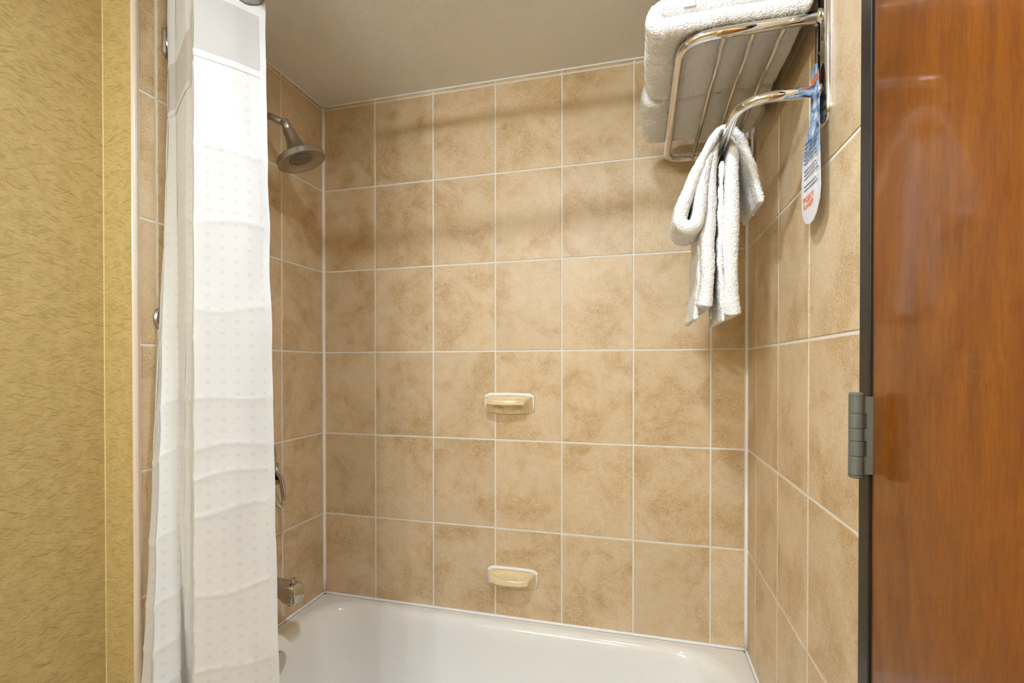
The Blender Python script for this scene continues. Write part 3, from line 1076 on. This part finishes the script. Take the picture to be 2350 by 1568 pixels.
def arc_pts(cx, cz, r, a0, a1, n=10):
    return [(cx + r * math.cos(math.radians(a0 + (a1 - a0) * k / n)), cz + r * math.sin(math.radians(a0 + (a1 - a0) * k / n))) for k in range(n + 1)]


# two bath towels folded in layers, one behind the other on the shelf
zb = ZA + 0.0105
T = 0.036


def bath_towel(ya, yb, dx, label, seed, with_label):
    bt = empty('bath_towel', (1.40, (ya + yb) / 2, ZA + 0.008), label, 'towel', 'bath towels on the rack shelf')
    path = [(1.522, zb + T / 2 + 0.002), (1.46, zb + T / 2), (1.36, zb + T / 2), (1.29 + dx, zb + T / 2 - 0.001), (1.262 + dx, zb + T / 2 - 0.0015)]
    path += arc_pts(1.262 + dx, zb + T, T / 2 + 0.0005, 270, 90, 12)
    path += [(1.30, zb + 1.5 * T + 0.001), (1.40, zb + 1.5 * T + 0.001), (1.500, zb + 1.5 * T + 0.001)]
    path += arc_pts(1.505, zb + 2.0 * T, T / 2 + 0.001, 270, 450, 12)
    path += [(1.46, zb + 2.5 * T), (1.36, zb + 2.5 * T + 0.002), (1.30, zb + 2.5 * T + 0.001), (1.275, zb + 2.5 * T - 0.004)]
    thick_sheet('folded_layers', path, [ya, ya - 0.003, ya + 0.005, ya + 0.009, ya + 0.015], [yb, yb + 0.002, yb - 0.006, yb - 0.010, yb - 0.015], T * 0.98, M['terry'], bt, 0.05, 0.0018, seed, 60, 0.0040, 16.0)
    if with_label:
        box('care_label', (1.2960, ya + 0.001, zb + 1.20 * T), (1.3180, ya + 0.002, zb + 1.80 * T), M['label'], bt)
    adopt(bt)


bath_towel(-0.667, -0.404, 0.0, 'nearer of two folded white bath towels on the chrome shelf', 3.0, True)
bath_towel(-0.3975, -0.165, -0.006, 'farther folded white bath towel at the corner end of the shelf', 8.0, False)

# hand towel over the lower bar, seen along the bar
ht = empty('hand_towel', (XL, -0.40, 1.42), 'white hand towel draped long over the lower chrome bar', 'towel')
bar_r = 0.0102
leftp = [(XL, ZL + 0.020), (XL - 0.012, ZL + 0.014), (XL - 0.0235, ZL - 0.010), (XL - 0.029, ZL - 0.06), (XL - 0.033, ZL - 0.15), (XL - 0.034, ZL - 0.24), (XL - 0.033, ZL - 0.290), (XL - 0.0345, ZL - 0.315), (XL - 0.036, ZL - 0.345), (XL - 0.039, ZL - 0.374)]
rightp = [(XL, ZL + 0.021), (XL + 0.012, ZL + 0.014), (XL + 0.0185, ZL - 0.010), (XL + 0.0170, ZL - 0.06), (XL + 0.0155, ZL - 0.15), (XL + 0.0145, ZL - 0.24), (XL + 0.0145, ZL - 0.305), (XL + 0.0150, ZL - 0.325), (XL + 0.0175, ZL - 0.36), (XL + 0.0205, ZL - 0.395)]
th_l = [0.018, 0.020, 0.024, 0.029, 0.031, 0.031, 0.031, 0.030, 0.027, 0.031, 0.033]
th_r = [0.018, 0.020, 0.025, 0.031, 0.034, 0.035, 0.035, 0.032, 0.029, 0.035, 0.038]
thick_sheet('hanging_leg', leftp, [-0.487, -0.484, -0.482], [-0.36, -0.29, -0.27, -0.26], th_l, M['terry'], ht, 0.05, 0.0014, 11.0, 44, 0.0030, 22.0)
thick_sheet('hanging_leg', rightp, [-0.490, -0.486, -0.482], [-0.36, -0.30, -0.28, -0.27], th_r, M['terry'], ht, 0.05, 0.0014, 17.0, 44, 0.0030, 22.0)
thick_sheet('inner_fold', [(XL - 0.004, ZL - 0.04), (XL - 0.006, ZL - 0.15), (XL - 0.007, ZL - 0.27), (XL - 0.003, ZL - 0.34), (XL + 0.000, ZL - 0.408)], [-0.470, -0.474, -0.472], [-0.33, -0.29, -0.28], [0.011, 0.012, 0.012, 0.011, 0.010], M['terry'], ht, 0, 0.0016, 23.0, 40, 0.003, 30.0)
thick_sheet('outer_fold', [(XL - 0.022, ZL - 0.06), (XL - 0.044, ZL - 0.16), (XL - 0.0485, ZL - 0.27), (XL - 0.0480, ZL - 0.315), (XL - 0.052, ZL - 0.345), (XL - 0.057, ZL - 0.400)], [-0.435, -0.440, -0.440], [-0.30, -0.255, -0.235], [0.009, 0.010, 0.011, 0.010, 0.008, 0.010, 0.010], M['terry'], ht, 0, 0.0012, 29.0, 40, 0.003, 26.0)
lb = box('care_label', (XL - 0.0270, -0.4660, ZL - 0.405), (XL - 0.0262, -0.4600, ZL - 0.360), M['label'], ht)
box('label_print', (XL - 0.0278, -0.4664, ZL - 0.396), (XL - 0.0255, -0.4601, ZL - 0.371), M['greyink'], lb)
box('label_print', (XL - 0.0278, -0.4664, ZL - 0.405), (XL - 0.0255, -0.4601, ZL - 0.400), M['greenink'], lb)
adopt(ht)

# wash cloth over the same bar: a puffed loop on one side, a short flap on the other
wc = empty('wash_cloth', (XL, -0.40, 1.62), 'white wash cloth looped over the bar on top of the hand towel', 'towel')
loop_path = [(XL + 0.002, ZL + 0.026), (XL - 0.014, ZL + 0.021), (XL - 0.030, ZL - 0.004), (XL - 0.052, ZL - 0.045), (XL - 0.072, ZL - 0.092), (XL - 0.089, ZL - 0.140), (XL - 0.0955, ZL - 0.168)]
loop_path += arc_pts(XL - 0.0765, ZL - 0.172, 0.0190, 185, 330, 10)
loop_path += [(XL - 0.0530, ZL - 0.150), (XL - 0.0515, ZL - 0.120), (XL - 0.0490, ZL - 0.090), (XL - 0.0430, ZL - 0.055), (XL - 0.032, ZL - 0.025)]
thick_sheet('folded_loop', loop_path, [-0.500, -0.502, -0.505, -0.503, -0.498, -0.494], [-0.38, -0.36, -0.36, -0.37], [0.014, 0.019, 0.026, 0.031, 0.034, 0.031, 0.027, 0.022], M['terry'], wc, 0.12, 0.0015, 37.0, 40, 0.003, 24.0)
flap_path = [(XL + 0.002, ZL + 0.026), (XL + 0.016, ZL + 0.021), (XL + 0.030, ZL + 0.002), (XL + 0.044, ZL - 0.030), (XL + 0.056, ZL - 0.064), (XL + 0.066, ZL - 0.100), (XL + 0.077, ZL - 0.146)]
thick_sheet('short_flap', flap_path, [-0.498, -0.497, -0.493, -0.488], [-0.37, -0.35, -0.33, -0.30], [0.016, 0.018, 0.016, 0.013, 0.011], M['terry'], wc, 0.0, 0.0016, 41.0, 40, 0.003, 24.0)
adopt(wc)

# ------------------------------------------------------------------ hanger card on the lower arm
cd = empty('door_hanger_card', (W - 0.02, YN, 1.57), 'glossy printed hanger card with a blue photo hung on the rack', 'card')
outl = [(-0.6440, 1.838), (-0.6480, 1.848), (-0.6570, 1.8535), (-0.6660, 1.8520), (-0.6735, 1.845), (-0.6790, 1.830), (-0.6830, 1.805), (-0.6890, 1.760), (-0.6930, 1.715), (-0.6955, 1.660), (-0.6955, 1.620),
        (-0.6900, 1.597), (-0.6740, 1.578), (-0.6560, 1.5675), (-0.6380, 1.5655), (-0.6180, 1.571), (-0.6030, 1.585), (-0.5980, 1.603), (-0.6000, 1.650), (-0.6080, 1.695), (-0.6240, 1.728), (-0.6420, 1.748), (-0.6500, 1.765), (-0.6480, 1.790)]


def card_x(y, z):
    return W - 0.0215 - 0.004 * (1 - min(1, abs(z - 1.70) / 0.16)) - 0.10 * (y + 0.65) * 0.15


bm = bmesh.new()
front = [bm.verts.new((card_x(y, z), y, z)) for y, z in outl]
back = [bm.verts.new((card_x(y, z) + 0.0007, y, z)) for y, z in outl]
bm.faces.new(front); bm.faces.new(back[::-1])
for k in range(len(outl)):
    bm.faces.new((front[k], front[(k + 1) % len(outl)], back[(k + 1) % len(outl)], back[k]))
bmesh.ops.triangulate(bm, faces=[f for f in bm.faces if len(f.verts) > 4])
card = from_bm('card_sheet', bm, M['card'], cd)


def word(name, txt, y, z, size, mat, parent):
    """letters facing the room (-x), reading along -y"""
    c = bpy.data.curves.new(name, 'FONT')
    c.body = txt
    c.size = size
    c.align_x = 'CENTER'
    c.extrude = 0.0002
    t = bpy.data.objects.new(name, c)
    COL.objects.link(t)
    dg = bpy.context.evaluated_depsgraph_get()
    me = bpy.data.meshes.new_from_object(t.evaluated_get(dg))
    bpy.data.objects.remove(t, do_unlink=True)
    bpy.data.curves.remove(c)
    rot = Matrix(((0, 0, -1, 0), (-1, 0, 0, 0), (0, 1, 0, 0), (0, 0, 0, 1)))
    me.transform(rot)
    for v in me.vertices:
        v.co = Vector((card_x(y + v.co.y, z + v.co.z) - 0.0004 + v.co.x, y + v.co.y, z + v.co.z))
    me.materials.clear(); me.materials.append(mat)
    return link(name, me, None, parent)


word('lettering', 'PROJECT', -0.6340, 1.6120, 0.0140, M['orange'], cd)
word('lettering', 'PLANET', -0.6340, 1.5985, 0.0140, M['orange'], cd)
# small print, too fine to read: rows of dark strokes
for row in range(13):
    z = 1.722 - row * 0.0072
    if row in (6, 10):
        continue
    vs, fs = [], []
    y = -0.613 - 0.0006 * (13 - row)
    end = -0.682 + (0.012 * random.random())
    while y > end:
        wd_ = random.uniform(0.003, 0.008)
        b0 = len(vs)
        for yy, zz in ((y, z), (y - wd_, z), (y - wd_, z - 0.0022), (y, z - 0.0022)):
            vs.append((card_x(yy, zz) - 0.00025, yy, zz))
        fs.append((b0, b0 + 1, b0 + 2, b0 + 3))
        y -= wd_ + 0.0016
    so = obj('small_print', vs, fs, M['ink'], cd)
adopt(cd)

# ------------------------------------------------------------------ lights of the room
cl = empty('ceiling_light', (1.02, -1.25, ZC), 'round recessed ceiling light outside the tub', 'light')
lathe('trim_ring', [(0.060, -0.001), (0.064, 0.006), (0.085, 0.004), (0.088, 0.0), (0.060, 0.0)], (1.02, -1.25, ZC), (0, 0, -1), M['label'], cl)
lathe('lens', [(0.0, 0.0015), (0.060, 0.0015), (0.060, 0.0005), (0, 0.0005)], (1.02, -1.25, ZC), (0, 0, -1), emit_mat('lens_glow', LIGHT_TINT, 6.0), cl)
adopt(cl)
ld = bpy.data.lights.new('can_lamp', 'AREA')
ld.shape = 'DISK'
ld.size = 0.11
ld.energy = CAN_POWER
ld.color = LIGHT_TINT
lo = bpy.data.objects.new('can_lamp', ld)
COL.objects.link(lo)
lo.location = (0, 0, -0.008)
lo.parent = cl

vt = empty('vanity_light', (0.55, YF, 2.06), 'three globe vanity light on the wall behind the viewer', 'light')
box('back_plate', (0.20, YF + 0.0005, 2.03), (0.90, YF + 0.03, 2.10), M['steel'], vt, 0.004)
gm = emit_mat('globe_glow', LIGHT_TINT, GLOBE_STRENGTH)
for x in (0.28, 0.55, 0.82):
    tube('stem', [(x, YF + 0.03, 2.065), (x, YF + 0.09, 2.065)], 0.012, M['steel'], vt, 12)
    pr = [(0.046 * math.sin(PI * k / 10), -0.046 * math.cos(PI * k / 10)) for k in range(11)]
    pr = [(r if r > 1e-4 else 0.0, t) for r, t in pr]
    lathe('globe', pr, (x, YF + 0.145, 2.065), (0, 0, 1), gm, vt, 14)
adopt(vt)
